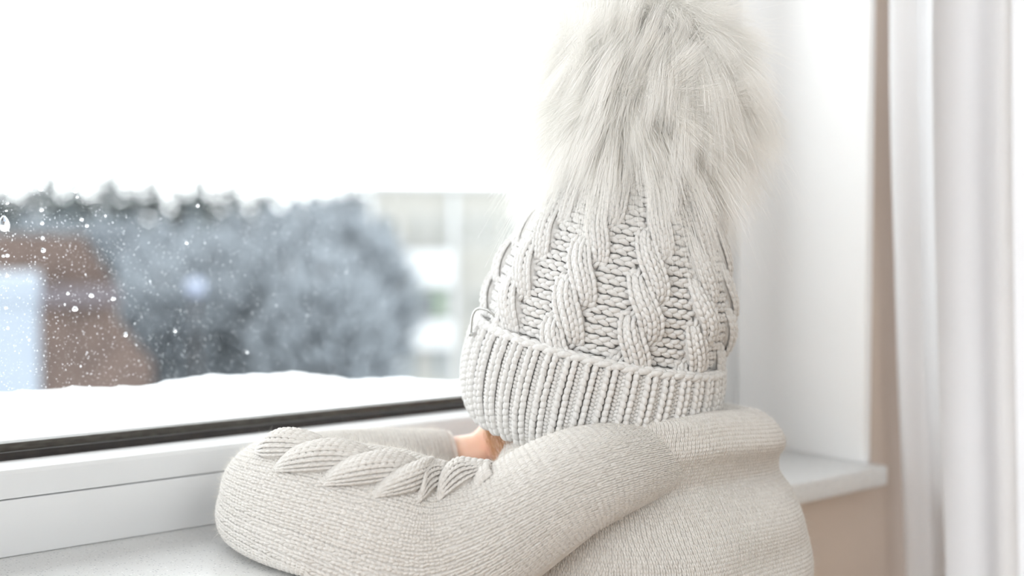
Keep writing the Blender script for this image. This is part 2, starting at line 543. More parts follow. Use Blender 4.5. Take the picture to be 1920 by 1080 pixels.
# outside ledge with snow
link('outer_ledge', box_mesh('outer_ledge', -1.6, 1.5, 1.0, 1.21, 0.0, 0.022, bevel=0.004), M['ledge'], kind='structure',
     label='metal ledge outside the window under the snow')
nx, ny = 300, 40
gx = np.linspace(-1.5, 1.35, nx)
gv = np.linspace(0, 1, ny)
X, Vv = np.meshgrid(gx, gv, indexing='ij')
crest = interp(X, [-1.5, 0.25, 0.45, 0.6, 0.72, 0.84, 1.0, 1.35], [0.096, 0.0905, 0.0885, 0.0865, 0.0745, 0.059, 0.045, 0.04])
bump = 0.0022 * np.sin(X * 23 + 1.3) + 0.0014 * np.sin(X * 51 + 0.4) + 0.0007 * np.sin(X * 133) + 0.0006 * np.sin(X * 260 + Vv * 9)
Y = interp(Vv, [0, 0.08, 0.2, 0.6, 0.8, 0.92, 1.0], [0.987, 0.9875, 1.0, 1.12, 1.17, 1.187, 1.188]) + bump * 0.6
hf = interp(Vv, [0, 0.08, 0.2, 0.45, 0.65, 0.8, 0.92, 1.0], [0.0, 0.66, 0.74, 0.84, 0.93, 1.0, 0.93, 0.0])
Z = 0.022 + (crest - 0.022 + bump * interp(Vv, [0, 0.3, 1], [0.6, 1, 1])) * hf
link('ledge_snow', mesh_np('ledge_snow', np.stack([X, Y, Z], -1), grid_faces(nx, ny)[:, ::-1]), M['snow'], kind='stuff',
     label='white snow piled on the ledge outside the window', category='snow')

# ------------------------------------------------------------------ curtain
ncx, ncz = 260, 90
u = np.linspace(0, 1, ncx)
zc = np.linspace(-0.82, 1.68, ncz)
U, ZC = np.meshgrid(u, zc, indexing='ij')
ph = U * 2 * np.pi * 6.3 + 0.35 * np.sin(ZC * 1.7 + U * 5) + 0.25 * np.sin(U * 17)
left = interp(ZC, [-0.82, -0.1, 0.15, 0.45, 1.68], [1.098, 1.073, 1.058, 1.046, 1.042])
XC = left + (1.92 - left) * U + 0.018 * np.sin(2 * ph + 0.5)
amp = 0.032 + 0.010 * np.sin(U * 11 + ZC * 0.8)
YC = 0.683 + amp * np.sin(ph - 0.6) + 0.004 * np.sin(3 * ph + ZC * 2)
cur = mesh_np('curtain', np.stack([XC, YC, ZC], -1), grid_faces(ncx, ncz))
co = empty('curtain', (1.45, 0.683, -0.82), label='white sheer curtain hanging in folds right of the window', category='curtain')
cloth = link('cloth', cur, M['curtain'], co)
cloth.matrix_parent_inverse = Matrix.Translation((-1.45, -0.683, 0.82))
sol = cloth.modifiers.new('thickness', 'SOLIDIFY')
sol.thickness = 0.0006
hm = link('hem', mesh_np('hem', np.stack([XC[0:6, :], YC[0:6, :] - 0.001, ZC[0:6, :]], -1), grid_faces(6, ncz)), M['curtain'], co)
hm.matrix_parent_inverse = Matrix.Translation((-1.45, -0.683, 0.82))
sol = hm.modifiers.new('thickness', 'SOLIDIFY')
sol.thickness = 0.0006

# ------------------------------------------------------------------ hat geometry (pixel units at depth HD, camera-aligned frame)
HD = 0.95
PX = HD / FPX
HAT_O = world_from_px(1122, 650, HD)


def camvec(l, d, z):
    return RGT * l + FWD * d + UPZ * z


LEAN = math.radians(12.0)
TOW = math.radians(4.0)
HA = unit(camvec(math.sin(LEAN), -math.sin(TOW), math.cos(LEAN)))      # hat axis
E1 = camvec(math.cos(LEAN), 0, -math.sin(LEAN))
E1 = unit(E1 - HA * E1.dot(HA))
E2 = np.cross(E1, HA)                                                   # towards the camera
if E2.dot(FWD) > 0:
    E2 = -E2
CT = [-60, 0, 60, 100, 170, 245, 330, 380, 420, 450]
CR = [202, 214, 219, 217, 195, 164, 122, 92, 58, 8]
CC = [0, 0, 3, 7, 7, 11, 28, 30, 26, 22]


def hat_pos(th, t, h):
    r = interp(t, CT, CR) + h
    c = interp(t, CT, CC)
    return HAT_O + PX * (HA * t[..., None] + E1 * (c + r * np.sin(th))[..., None] + E2 * (r * np.cos(th))[..., None])


def hat_nrm(th, t):
    e = 1e-3
    a_ = hat_pos(th + e, t, 0 * t) - hat_pos(th - e, t, 0 * t)
    b_ = hat_pos(th, t + 1.0, 0 * t) - hat_pos(th, t - 1.0, 0 * t)
    return unit(np.cross(a_, b_))


# sign check so that normals point outwards
_n = hat_nrm(np.array([0.0]), np.array([100.0]))
NSGN = 1.0 if _n[0].dot(E2) > 0 else -1.0
NCAB = 11
TH0 = math.radians(10.0)
DTH = 2 * math.pi / NCAB

person = empty('person', (0.665, 0.66, -0.35),
               label='person in white knit hat and ivory sweater leaning on the sill, seen from behind', category='person')
PINV = Matrix.Translation((-0.665, -0.66, 0.35))


def part(name, me, mat, parent, **props):
    o = link(name, me, mat, parent, **props)
    if parent is person:
        o.matrix_parent_inverse = PINV
    return o


# crown lining (the knitted base the yarn lies on)
th = np.linspace(0, 2 * np.pi, 121)[:-1]
tt = np.linspace(-58, 450, 70)
T_, TH_ = np.meshgrid(tt, th, indexing='ij')
hat = part('knit_hat', mesh_np('knit_hat', hat_pos(TH_, T_, np.full_like(T_, -13.0)), grid_faces(70, 120, True)), M['wool_hat'], person,
           label='white cable-knit wool hat with folded ribbed cuff')


def cable_half(t):
    return 0.5 * DTH * interp(t, [0, 150, 300, 400], [0.74, 0.76, 0.86, 0.95])


# cables: two rope strands each, three stitch columns per strand
PER = 71.0
OVER = 0.72
ROW = 11.0
for ci in range(NCAB):
    pile = Pile()
    thc = TH0 + ci * DTH
    ph0 = [0.08, 0.55, 0.33, 0.80, 0.15, 0.45, 0.70, 0.25, 0.40, 0.92, 0.30][ci]
    rows = np.arange(-30, 430, ROW)
    for sgn in (0, 1):
        for j in (-1, 0, 1):
            def path(t):
                r = interp(t, CT, CR)
                half = cable_half(t) * r
                sw = half * 0.50                 # strand half width
                f = (t / (2 * PER) + sgn * 0.5 + ph0) % 1.0
                over = f < OVER
                g = np.where(over, f / OVER, (f - OVER) / (1 - OVER))
                lat = (half - sw) * np.where(over, 1.0 - 2.0 * g + 0.12 * np.sin(2 * np.pi * g), -np.cos(np.pi * g))
                lat = lat + j * sw * 0.68 * np.where(over, 0.72 + 0.30 * np.sin(np.pi * g), 0.72)
                # the strand crosses over, dives at its ends, and its outer columns sink
                hh = np.where(over, 1.0 + 19.0 * np.sin(np.pi * g) ** 0.7, 1.0 - 9.0 * np.sin(np.pi * g))
                hh = 2.0 + (sw / 29.0) * (hh - 5.0 * j * j)
                si_ = np.where(over | (g < 0.15) | (g > 0.85), 1.0, -1.0)
                return lat, hh, si_, sw

            t0 = rows
            t1 = rows + ROW * 1.55
            la0, h0, s0, sw0 = path(t0)
            la1, h1, s1, sw1 = path(t1)
            ok = (s0 > -0.75) | (s1 > -0.75)
            # direction of travel in the (lat, t) plane
            dl, dt = la1 - la0, t1 - t0
            L = np.hypot(dl, dt)
            nx_, nt_ = dt / L, -dl / L
            for side in (-1, 1):
                w0 = sw0 * 0.085 * side
                w1 = sw1 * 0.23 * side
                jit = rng.normal(0, 0.35, len(rows))
                ta, tb = t0 + nt_ * w0, t1 + nt_ * w1
                tha = thc + (la0 + nx_ * w0 + jit) / interp(ta, CT, CR)
                thb = thc + (la1 + nx_ * w1 + jit) / interp(tb, CT, CR)
                P0 = hat_pos(tha, ta, h0 - 2.5)[ok]
                P1 = hat_pos(thb, tb, h1 - 0.5)[ok]
                N = NSGN * hat_nrm((tha + thb) / 2, (ta + tb) / 2)[ok]
                hw = (sw0 * 0.185 * PX)[ok]
                V, F = legs(P0, P1, N, hw, np.maximum(hw * 1.0, 3.4 * PX), 3.0 * PX, K=6, M=6, tip=0.5,
                            bow=side * 0.5 * PX)
                pile.add(V, F)
    for sgn in (0, 1):
        tb_ = np.arange(-30, 432, 3.0)
        ja = np.array([-1.55, -1.4, -1.1, -0.6, 0, 0.6, 1.1, 1.4, 1.55])
        cols = []
        for j in ja:
            la, hb, s_, sw_ = path(tb_)
            hb = np.where(abs(j) > 1.5, -13.0, hb - 2.5)
            cols.append(hat_pos(thc + la / interp(tb_, CT, CR), tb_, hb))
        pile.add(np.stack(cols, 1).reshape(-1, 3), grid_faces(len(tb_), len(ja)))
    part('cable_braid', pile.mesh('cable_braid'), M['wool_hat'], hat)

# purl ground between the cables
pile = Pile()
for ci in range(NCAB):
    thm = TH0 + (ci + 0.5) * DTH
    PR = 8.6
    rows = np.arange(-30, 400, PR)
    for k, t in enumerate(rows):
        r = float(interp(t, CT, CR))
        half = (0.5 * DTH - float(cable_half(t))) * r
        n = 5
        xs_ = (np.arange(n) - (n - 1) / 2) * 20.0 + (10.0 if k % 2 else 0.0)
        xs_ = xs_[np.abs(xs_) < half + 20]
        xs_ = xs_ + rng.normal(0, 0.6, len(xs_))
        tl = 1.7 * (1 if k % 2 else -1) + rng.normal(0, 0.5, len(xs_))
        tv = np.full(len(xs_), t)
        a0 = thm + (xs_ - 11.0) / r
        a1 = thm + (xs_ + 11.0) / r
        P0 = hat_pos(a0, tv - tl, np.full(len(xs_), -2.5))
        P1 = hat_pos(a1, tv + tl, np.full(len(xs_), -2.5))
        N = NSGN * hat_nrm((a0 + a1) / 2, tv)
        V, F = legs(P0, P1, N, 4.9 * PX, 4.6 * PX, 3.4 * PX, K=6, M=6, tip=0.5, bow=(1.2 if k % 2 else -1.2) * PX)
        pile.add(V, F)
part('purl_ground', pile.mesh('purl_ground'), M['wool_hat'], hat, kind='stuff')

# cuff
FT = [-172, -160, -140, -105, -60, -20, 0, 10]
FR = [196, 210, 222, 233, 238, 236, 232, 228]


def cuff_pos(th, t, h):
    r = interp(t, FT, FR) + h
    return HAT_O + PX * (HA * t[..., None] + E1 * (r * np.sin(th))[..., None] + E2 * (r * np.cos(th))[..., None])


def cuff_nrm(th, t):
    e = 1e-3
    return NSGN * unit(np.cross(cuff_pos(th + e, t, 0 * t) - cuff_pos(th - e, t, 0 * t),
                                cuff_pos(th, t + 1, 0 * t) - cuff_pos(th, t - 1, 0 * t)))


prof_t = np.concatenate([np.linspace(10, -172, 40), np.linspace(-172, 5, 20)])
prof_h = np.concatenate([np.full(40, -5.0), np.full(20, -26.0)])
T_, TH_ = np.meshgrid(prof_t, th, indexing='ij')
H_ = np.repeat(prof_h[:, None], 120, 1)
cuff = part('cuff', mesh_np('cuff', cuff_pos(TH_, T_, H_), grid_faces(60, 120, True)), M['wool_hat'], hat,
            label='folded ribbed cuff of the white hat')
NRIB = 42
pl = Pile()
for i in range(NRIB):
    pile = Pile()
    thr = 2 * math.pi * (i + 0.3) / NRIB
    rows = np.arange(-176, 0, 11.5)
    wob = rng.normal(0, 1.0)
    sl = 0.012 * (rows / 100.0) + wob / 400
    for side in (-1, 1):
        t0 = rows + (3.0 if side > 0 else 0)
        t1 = t0 + 16.5
        r = interp(t0, FT, FR)
        jit = rng.normal(0, 0.4, len(rows))
        x0 = side * 5.6 + (1.6 if side < 0 else -0.3) + jit
        x1 = side * 6.4 + (-2.2 if side < 0 else 0.6) + jit
        a0 = thr + sl + x0 / r
        a1 = thr + sl + 0.012 * 0.14 + x1 / r
        P0 = cuff_pos(a0, t0, np.full(len(rows), 3.0))
        P1 = cuff_pos(a1, np.minimum(t1, 8), np.full(len(rows), 5.2))
        N = cuff_nrm((a0 + a1) / 2, (t0 + t1) / 2)
        V, F = legs(P0, P1, N, 5.6 * PX, 6.2 * PX, 2.2 * PX, K=6, M=6, tip=0.62)
        pile.add(V, F)
    part('rib', pile.mesh('rib'), M['wool_hat'], hat)
    rows = np.arange(-174, 2, 6.6)
    thv = thr + math.pi / NRIB + 0.010 + 0.012 * (rows / 100.0)
    r = interp(rows, FT, FR)
    for side in (-1, 1):
        x = side * 4.4
        tl = side * 2.3
        a0 = thv + (x - 6.0) / r
        a1 = thv + (x + 6.0) / r
        P0 = cuff_pos(a0, rows - tl + side * 1.6, np.full(len(rows), -2.0))
        P1 = cuff_pos(a1, rows + tl + side * 1.6, np.full(len(rows), -2.0))
        N = cuff_nrm(thv, rows)
        V, F = legs(P0, P1, N, 3.7 * PX, 4.0 * PX, 2.8 * PX, K=5, M=5, tip=0.5)
        pl.add(V, F)
part('rib_valley_stitches', pl.mesh('rib_valley_stitches'), M['wool_hat'], hat, kind='stuff')
# cast-off chain along the fold of the cuff
pile = Pile()
nch = 64
ang = 2 * np.pi * np.arange(nch) / nch
dth = 2 * np.pi / nch
for side in (0, 1):
    a0 = ang + (0.5 * dth if side else 0)
    a1 = a0 + 1.55 * dth
    t0 = np.full(nch, 10.0 if side else 2.0)
    t1 = np.full(nch, 6.0 if side else 9.0)
    P0 = cuff_pos(a0, t0, np.full(nch, 0.0 if side else 3.0))
    P1 = cuff_pos(a1, t1, np.full(nch, -1.0 if side else 4.0))
    N = unit(cuff_nrm((a0 + a1) / 2, t0) + (HA * 0.9 if side else HA * 0.25))
    V, F = legs(P0, P1, N, 6.0 * PX, 6.5 * PX, 5.0 * PX, K=7, M=7, tip=0.55)
    pile.add(V, F)
part('edge_chain', pile.mesh('edge_chain'), M['wool_hat'], hat)

# metal ring at the cuff edge
def tube(name, pts, rad, mat, parent, seg=10, **props):
    pts = np.asarray(pts, float)
    n = len(pts)
    T = unit(np.gradient(pts, axis=0))
    ref = np.array([0.13, 0.21, 0.97])
    A_ = unit(np.cross(T, ref))
    B_ = np.cross(T, A_)
    aa = np.linspace(0, 2 * np.pi, seg + 1)[:-1]
    rad = np.broadcast_to(np.asarray(rad, float), (n,))
    V = pts[:, None] + rad[:, None, None] * (A_[:, None] * np.cos(aa)[None, :, None] + B_[:, None] * np.sin(aa)[None, :, None])
    F = grid_faces(n, seg, True)
    caps = [np.array([list(range(seg))[::-1]]), np.array([list(range((n - 1) * seg, n * seg))])]
    return part(name, mesh_np(name, V.reshape(-1, 3), [F] + caps), mat, parent, **props)


rp = np.array([world_from_px(x, y, d) for x, y, d in
               [(932, 598, .905), (923, 588, .905), (911, 580, .906), (899, 578.5, .908), (890, 584, .910), (885.5, 596, .912), (884, 611, .913), (883, 626, .914)]])
tq = np.linspace(0, 7, 40)
rp = np.stack([interp(tq, np.arange(8), rp[:, k]) for k in range(3)], 1)
tube('metal_ring', rp, np.full(40, 0.0010), M['metal'], hat, label='thin silver metal ring at the cuff edge')
bm = bmesh.new()
bmesh.ops.create_uvsphere(bm, u_segments=14, v_segments=8, radius=0.0020, matrix=Matrix.Translation(Vector(rp[-1])))
me = bpy.data.meshes.new('ring_bead')
bm.to_mesh(me)
bm.free()
part('ring_bead', me, M['metal'], hat)

# ------------------------------------------------------------------ pompom
PC = world_from_px(1203, 158, HD - 0.005)
RC = 0.050
bm = bmesh.new()
bmesh.ops.create_icosphere(bm, subdivisions=4, radius=RC, matrix=Matrix.Translation(Vector(PC)))
for f in bm.faces:
    f.smooth = True
me = bpy.data.meshes.new('pompom')
bm.to_mesh(me)
bm.free()
part('pompom', me, M['fur'], hat, label='large round white fur pompom')


def rand_dirs(n):
    v = rng.normal(size=(n, 3))
    return unit(v)


WH = unit(camvec(0.32, 0.12, 0.94))          # whorl the fur is combed away from


def fur_strands(n_dirs, L, curl, lift, K=9):
    comb = unit(n_dirs - WH * (n_dirs @ WH)[:, None])
    comb = unit(comb - n_dirs * np.sum(comb * n_dirs, 1)[:, None])
    fr = np.clip(n_dirs @ WH, -1, 1)
    front = np.clip(0.40 - 0.70 * (n_dirs @ FWD), 0.15, 1.0) * np.sqrt(np.clip(1 - fr**2, 0, 1)) * np.clip((fr + 1.0) / 0.8, 0, 1)   # the side to the room lies flatter
    grav = camvec(0, 0, -1.0)
    drop = 0.8 + 2.2 * np.clip(-(n_dirs @ UPZ) + 0.1, 0, 1)
    lift = lift * drop
    s = np.linspace(0, 1, K)
    P = np.empty((len(n_dirs), K, 3))
    for k, sk in enumerate(s):
        P[:, k] = (PC + n_dirs * (RC * 0.97) + n_dirs * (L * (sk - 0.42 * front * curl * sk**2))[:, None]
                   + comb * (L * curl * front * (0.35 * sk + 0.62 * sk**2))[:, None]
                   + grav * (L * lift * 0.30 * sk**2)[:, None])
    return P


NCL = 620
cdir = rand_dirs(NCL)
cL = 0.061 * (0.75 + 0.5 * rng.random(NCL))
cP = fur_strands(cdir, cL, 0.75 + 0.4 * rng.random(NCL), np.ones(NCL))
cP += rng.normal(size=(NCL, 1, 3)) * 0.0065 * (np.linspace(0, 1, 9) ** 2)[None, :, None]
NF = 64000
fd = rand_dirs(NF)
# nearest clump guide
best = np.empty(NF, int)
for i in range(0, NF, 4000):
    best[i:i + 4000] = np.argmax(fd[i:i + 4000] @ cdir.T, 1)
cL = cL * (1.09 - 0.12 * (cdir @ RGT))
L = cL[best] * (0.72 + 0.38 * rng.random(NF))
P = fur_strands(fd, L, 0.8 + 0.3 * rng.random(NF), 0.7 + 0.6 * rng.random(NF))
K = P.shape[1]
s = np.linspace(0, 1, K)
pull = (0.66 * s**1.4)[None, :, None] * (rng.random(NF) ** 0.6)[:, None, None]
P = P * (1 - pull) + cP[best] * pull
P += (rng.normal(size=(NF, 1, 3)) * 0.0028) * (s**1.5)[None, :, None] + (rng.normal(size=(NF, 1, 3)) * 0.0018) * np.sin(s * 5)[None, :, None] * s[None, :, None]
rad = 0.00013 * (1 - 0.85 * s**1.5)
hair_object('pompom_fur', P, rad, M['fur'], hat, kind='stuff', label='long soft white fur of the pompom')
# long stray guard hairs
NG = 900
gd = rand_dirs(NG)
Lg = 0.064 + 0.036 * rng.random(NG) ** 1.5
Pg = fur_strands(gd, Lg, 0.5 + 0.6 * rng.random(NG), 0.5 + 1.2 * rng.random(NG), K=12)
sg = np.linspace(0, 1, 12)
Pg += rng.normal(size=(NG, 1, 3)) * 0.006 * (sg**2)[None, :, None]
hair_object('guard_hairs', Pg, 0.00012 * (1 - 0.75 * sg**1.5), M['fur'], hat, kind='stuff')

# ------------------------------------------------------------------ sweater
TCX, TCY = 0.662, 0.700
# rows from hem to inside of the collar: z, half width x, back y extent, front y extent
TZ = [-0.45, -0.25, -0.10, -0.03, 0.015, 0.042, 0.056, 0.068, 0.084, 0.098, 0.106, 0.1065, 0.098, 0.080, 0.050]
TA = [0.150, 0.144, 0.135, 0.129, 0.125, 0.123, 0.121, 0.118, 0.110, 0.103, 0.096, 0.098, 0.092, 0.088, 0.084]
TB = [0.185, 0.172, 0.152, 0.138, 0.127, 0.112, 0.101, 0.104, 0.115, 0.112, 0.102, 0.090, 0.080, 0.070, 0.060]
TF = [0.000, 0.005, 0.012, 0.016, 0.018, 0.060, 0.080, 0.085, 0.085, 0.083, 0.075, 0.066, 0.058, 0.054, 0.050]
TN = [3.0, 3.0, 3.2, 3.4, 3.6, 3.6, 3.6, 3.6, 3.6, 3.4, 3.2, 2.8, 2.4, 2.2, 2.2]
tk = np.cumsum([0] + [math.hypot(TZ[i + 1] - TZ[i], TB[i + 1] - TB[i]) for i in range(len(TZ) - 1)])


def torso_pos(th, v):
    """th = 0 faces the room (-y), grows towards +x; v is arc length along the profile."""
    z = interp(v, tk, TZ)
    a_ = interp(v, tk, TA)
    b_ = interp(v, tk, TB)
    f_ = interp(v, tk, TF)
    n_ = interp(v, tk, TN)
    c, s_ = np.cos(th), np.sin(th)
    e = 2.0 / n_
    e = np.where(s_ < 0, 2.0 / np.minimum(n_, 2.1), e)
    x = a_ * np.where(s_ < 0, 0.94, 1.0) * np.sign(s_) * np.abs(s_) ** e
    y = -np.where(c > 0, b_, f_) * np.sign(c) * np.abs(c) ** e
    up = np.clip(z / 0.1, 0, 1)
    z = z - up * (0.9 * np.clip(-x - 0.098, 0, 1) + 10.0 * np.clip(-x - 0.088, 0, 1) ** 2)
    z = z - up * (0.004 + 0.09 * np.clip(x, 0, 1))
    z = z - up * 0.055 * np.clip(-c * 1.6, 0, 1) ** 1.5        # the neckline is lower in front
    # soft folds on the back
    fold = 0.0035 * np.sin(x * 38 + z * 55 + 0.6) * np.clip((0.05 - z) / 0.06, 0, 1) + 0.0018 * np.sin(x * 21 - z * 120)
    y = y + np.where(c > 0, fold * np.abs(c), 0)
    z = z + 0.0035 * np.sin(x * 14 + 1.0) * np.clip((z - 0.02) / 0.06, 0, 1)
    return np.stack([TCX + x, TCY + y, z], -1)


def nrm_of(fn, a_, b_, ea, eb):
    return unit(np.cross(fn(a_ + ea, b_) - fn(a_ - ea, b_), fn(a_, b_ + eb) - fn(a_, b_ - eb)))


# uniform angle by arc length around a ring (superellipse spacing is uneven)
thd = np.linspace(-math.pi, math.pi, 4001)
vmid = float(interp(0.05, TZ[:9], tk[:9]))
pr = torso_pos(thd, np.full(4001, vmid))
al = np.concatenate([[0], np.cumsum(np.linalg.norm(np.diff(pr, axis=0), axis=1))])
TCIRC = al[-1]


def th_at(sarc):
    return np.interp(sarc, al, thd)


nth, nv = 200, 110
sa = np.linspace(0, TCIRC, nth + 1)[:-1]
vv = np.linspace(0, tk[-1], nv)
V_, A_ = np.meshgrid(vv, th_at(sa), indexing='ij')
sweater = part('sweater', mesh_np('sweater', torso_pos(A_, V_), grid_faces(nv, nth, True)), M['wool_sweater'], person,
               label='ivory knitted sweater with cable sleeve')

CW, RH = 0.0034, 0.0031
ncol = int(TCIRC / CW)
v0 = float(interp(-0.10, TZ[:9], tk[:9]))
rows = np.arange(v0, tk[11] + 0.012, RH)
scol = (np.arange(ncol) + 0.5) * CW
scol = scol[(scol > 0.02) & (scol < TCIRC - 0.02)]
thc_ = th_at(scol)
# columns on the back, the two ends and a little of the front
okc = np.abs(thc_) < 2.0
scol = scol[okc]
SS, RR = np.meshgrid(scol, rows, indexing='ij')
wav = 0.0009 * np.sin(RR * 160 + SS * 40)
lft = np.clip(1 - np.abs(th_at(SS) + 1.15) / 0.5, 0, 1)
wav = wav + 0.0020 * lft * np.sin(RR * 330 + SS * 150)
pile = Pile()
for side in (-1, 1):
    j0 = rng.normal(0, 0.00016, SS.shape)
    a0 = th_at((SS + wav + side * 0.00035 + j0).ravel())
    a1 = th_at((SS + wav + side * 0.00110 + j0).ravel())
    r0 = RR.ravel()
    r1 = r0 + RH * 1.45
    P0, P1 = torso_pos(a0, r0), torso_pos(a1, r1)
    N = nrm_of(torso_pos, (a0 + a1) / 2, (r0 + r1) / 2, 1e-3, 5e-4)
    ctr = np.array([TCX, TCY, 0.0])
    flip = np.sign(np.sum(N * (P0 - ctr) * np.array([1, 1, 0]), 1) + 1e-9)
    top = (r0 > tk[9])
    flip = np.where(top, np.sign(N[:, 2]), flip)
    N = N * flip[:, None]
    V, F = legs(P0 + N * -0.0002, P1 + N * 0.0003, N, 0.00092, 0.0010, 0.0006, K=3, M=4, tip=0.5)
    pile.add(V, F)
part('back_stitches', pile.mesh('back_stitches'), M['wool_sweater'], sweater, kind='stuff')

# sleeve: a tube from the left shoulder to the elbow on the sill and back to the hand
SPTS = np.array([(0.680, 0.640, 0.070, 0.024), (0.610, 0.621, 0.073, 0.030), (0.556, 0.628, 0.067, 0.035), (0.520, 0.656, 0.034, 0.043),
                 (0.492, 0.690, 0.014, 0.054), (0.469, 0.718, 0.020, 0.060), (0.446, 0.750, 0.030, 0.055), (0.430, 0.786, 0.037, 0.049),
                 (0.427, 0.828, 0.039, 0.043), (0.440, 0.861, 0.038, 0.036), (0.475, 0.868, 0.039, 0.035), (0.515, 0.860, 0.041, 0.033),
                 (0.560, 0.842, 0.045, 0.028), (0.598, 0.826, 0.050, 0.021)])
q = np.arange(len(SPTS))
qq = np.linspace(0, len(SPTS) - 1, 400)


def smooth_path(arr, qq):
    n = len(arr)
    i = np.clip(np.floor(qq).astype(int), 0, n - 2)
    t = (qq - i)[:, None]
    g = lambda k: arr[np.clip(k, 0, n - 1)]
    p0, p1, p2, p3 = g(i - 1), g(i), g(i + 1), g(i + 2)
    return 0.5 * (2 * p1 + (p2 - p0) * t + (2 * p0 - 5 * p1 + 4 * p2 - p3) * t**2 + (3 * p1 - p0 - 3 * p2 + p3) * t**3)


sp_ = smooth_path(SPTS, qq)
ker = np.exp(-0.5 * (np.arange(-30, 31) / 12.0) ** 2)
ker /= ker.sum()
pad = np.concatenate([np.repeat(sp_[:1], 30, 0), sp_, np.repeat(sp_[-1:], 30, 0)])
sp_ = np.stack([np.convolve(pad[:, k], ker, 'valid') for k in range(4)], 1)
sl_ = np.concatenate([[0], np.cumsum(np.linalg.norm(np.diff(sp_[:, :3], axis=0), axis=1))])
SLEN = sl_[-1]


def sleeve_pos(phi, u, h=0.0):
    """phi = 0 outer side of the bend, pi/2 up; u arc length along the arm."""
    c = np.stack([np.interp(u, sl_, sp_[:, k]) for k in range(3)], -1)
    r = np.interp(u, sl_, sp_[:, 3])
    e = 0.004
    T = unit(np.stack([np.interp(u + e, sl_, sp_[:, k]) - np.interp(u - e, sl_, sp_[:, k]) for k in range(3)], -1))
    out = unit(np.cross(np.broadcast_to(UPZ, T.shape), T))       # horizontal, towards the camera on the upper arm
    upv = np.cross(T, out)
    wr = 1 + 0.030 * np.sin(u * 62 + 2.0 * np.cos(phi)) * np.clip((0.25 - u) / 0.1, 0, 1) + 0.02 * np.sin(u * 37 + phi * 2)
    sag = np.clip(-np.sin(2 * phi), 0, 1) * (np.cos(phi) > 0) * (np.sin(phi) < 0)
    wr = wr + 0.24 * sag * np.clip((u - 0.20) / 0.06, 0, 1) * np.clip((0.46 - u) / 0.06, 0, 1)
    R = (r * wr + h)[..., None]
    p = c + R * (out * np.cos(phi)[..., None] + upv * np.sin(phi)[..., None])
    z = p[..., 2]
    # rests on the sill, hangs free in front of its edge
    lim = 0.0022 - 0.2 * np.clip((0.722 - p[..., 1]) / 0.05, 0, 1)
    lift = lim + 0.012
    p[..., 2] = np.where(z < lift, lim + 0.012 * np.exp(np.clip((z - lift) / 0.012, -30, 0)), z)
    return p


nph, nu = 90, 200
uu = np.linspace(0.0, SLEN - 1e-3, nu)
pp = np.linspace(0, 2 * np.pi, nph + 1)[:-1]
U_, P_ = np.meshgrid(uu, pp, indexing='ij')
part('sleeve', mesh_np('sleeve', sleeve_pos(P_, U_, np.full(U_.shape, 0.0)), grid_faces(nu, nph, True)), M['wool_sweater'], sweater)
NC2 = 68
RH2 = 0.0035
rows = np.arange(0.012, SLEN - 0.006, RH2)
phis = 2 * np.pi * (np.arange(NC2) + 0.5) / NC2
phis = phis[(phis < math.radians(205)) | (phis > math.radians(300))]
RR, FF = np.meshgrid(rows, phis, indexing='ij')
pile = Pile()
for side in (-1, 1):
    w_ = 2 * np.pi / NC2
    j0 = rng.normal(0, 0.05 * w_, RR.shape)
    f0 = (FF + side * 0.11 * w_ + j0).ravel()
    f1 = (FF + side * 0.33 * w_ + j0).ravel()
    u0 = RR.ravel()
    u1 = u0 + RH2 * 1.45
    z0 = np.zeros_like(u0)
    P0, P1 = sleeve_pos(f0, u0, z0), sleeve_pos(f1, u1, z0)
    c = np.stack([np.interp(u0, sl_, sp_[:, k]) for k in range(3)], -1)
    N = unit(P0 - c)
    rr = np.interp(u0, sl_, sp_[:, 3])
    V, F = legs(P0 - N * 0.0002, P1 + N * 0.0003, N, rr * w_ * 0.27, 0.0011, 0.0007, K=3, M=4, tip=0.5)
    pile.add(V, F)
part('sleeve_stitches', pile.mesh('sleeve_stitches'), M['wool_sweater'], sweater, kind='stuff')

# cable along the top of the sleeve
pile = Pile()
SW2 = 0.0112
PER2 = 0.0325
OVER2 = 0.74


def phc(u):
    return np.radians(interp(u, [0.0, 0.11, 0.16, 0.22, 0.28, 0.33, 0.38], [90, 90, 82, 68, 58, 62, 80]))


def path2(u, j, sgn):
    f = (u / (2 * PER2) + sgn * 0.5 + 0.1) % 1.0
    over = f < OVER2
    g = np.where(over, f / OVER2, (f - OVER2) / (1 - OVER2))
    fade = np.clip((0.378 - u) / 0.03, 0.25, 1) * np.clip((u - 0.150) / 0.03, 0.3, 1)
    lat = 0.0108 * np.where(over, 1 - 2 * g, -np.cos(np.pi * g)) + j * SW2 * 0.80 * np.where(over, 0.75 + 0.3 * np.sin(np.pi * g), 0.75)
    dome = np.sqrt(max(0.0, 1 - (j / 1.25) ** 2))
    h = 0.0008 + dome * np.where(over, 0.0025 + 0.0125 * np.sin(np.pi * g) ** 0.7, 0.0025 - 0.006 * np.sin(np.pi * g))
    return lat * (0.6 + 0.4 * fade), h * fade, over | (g < 0.15) | (g > 0.85)


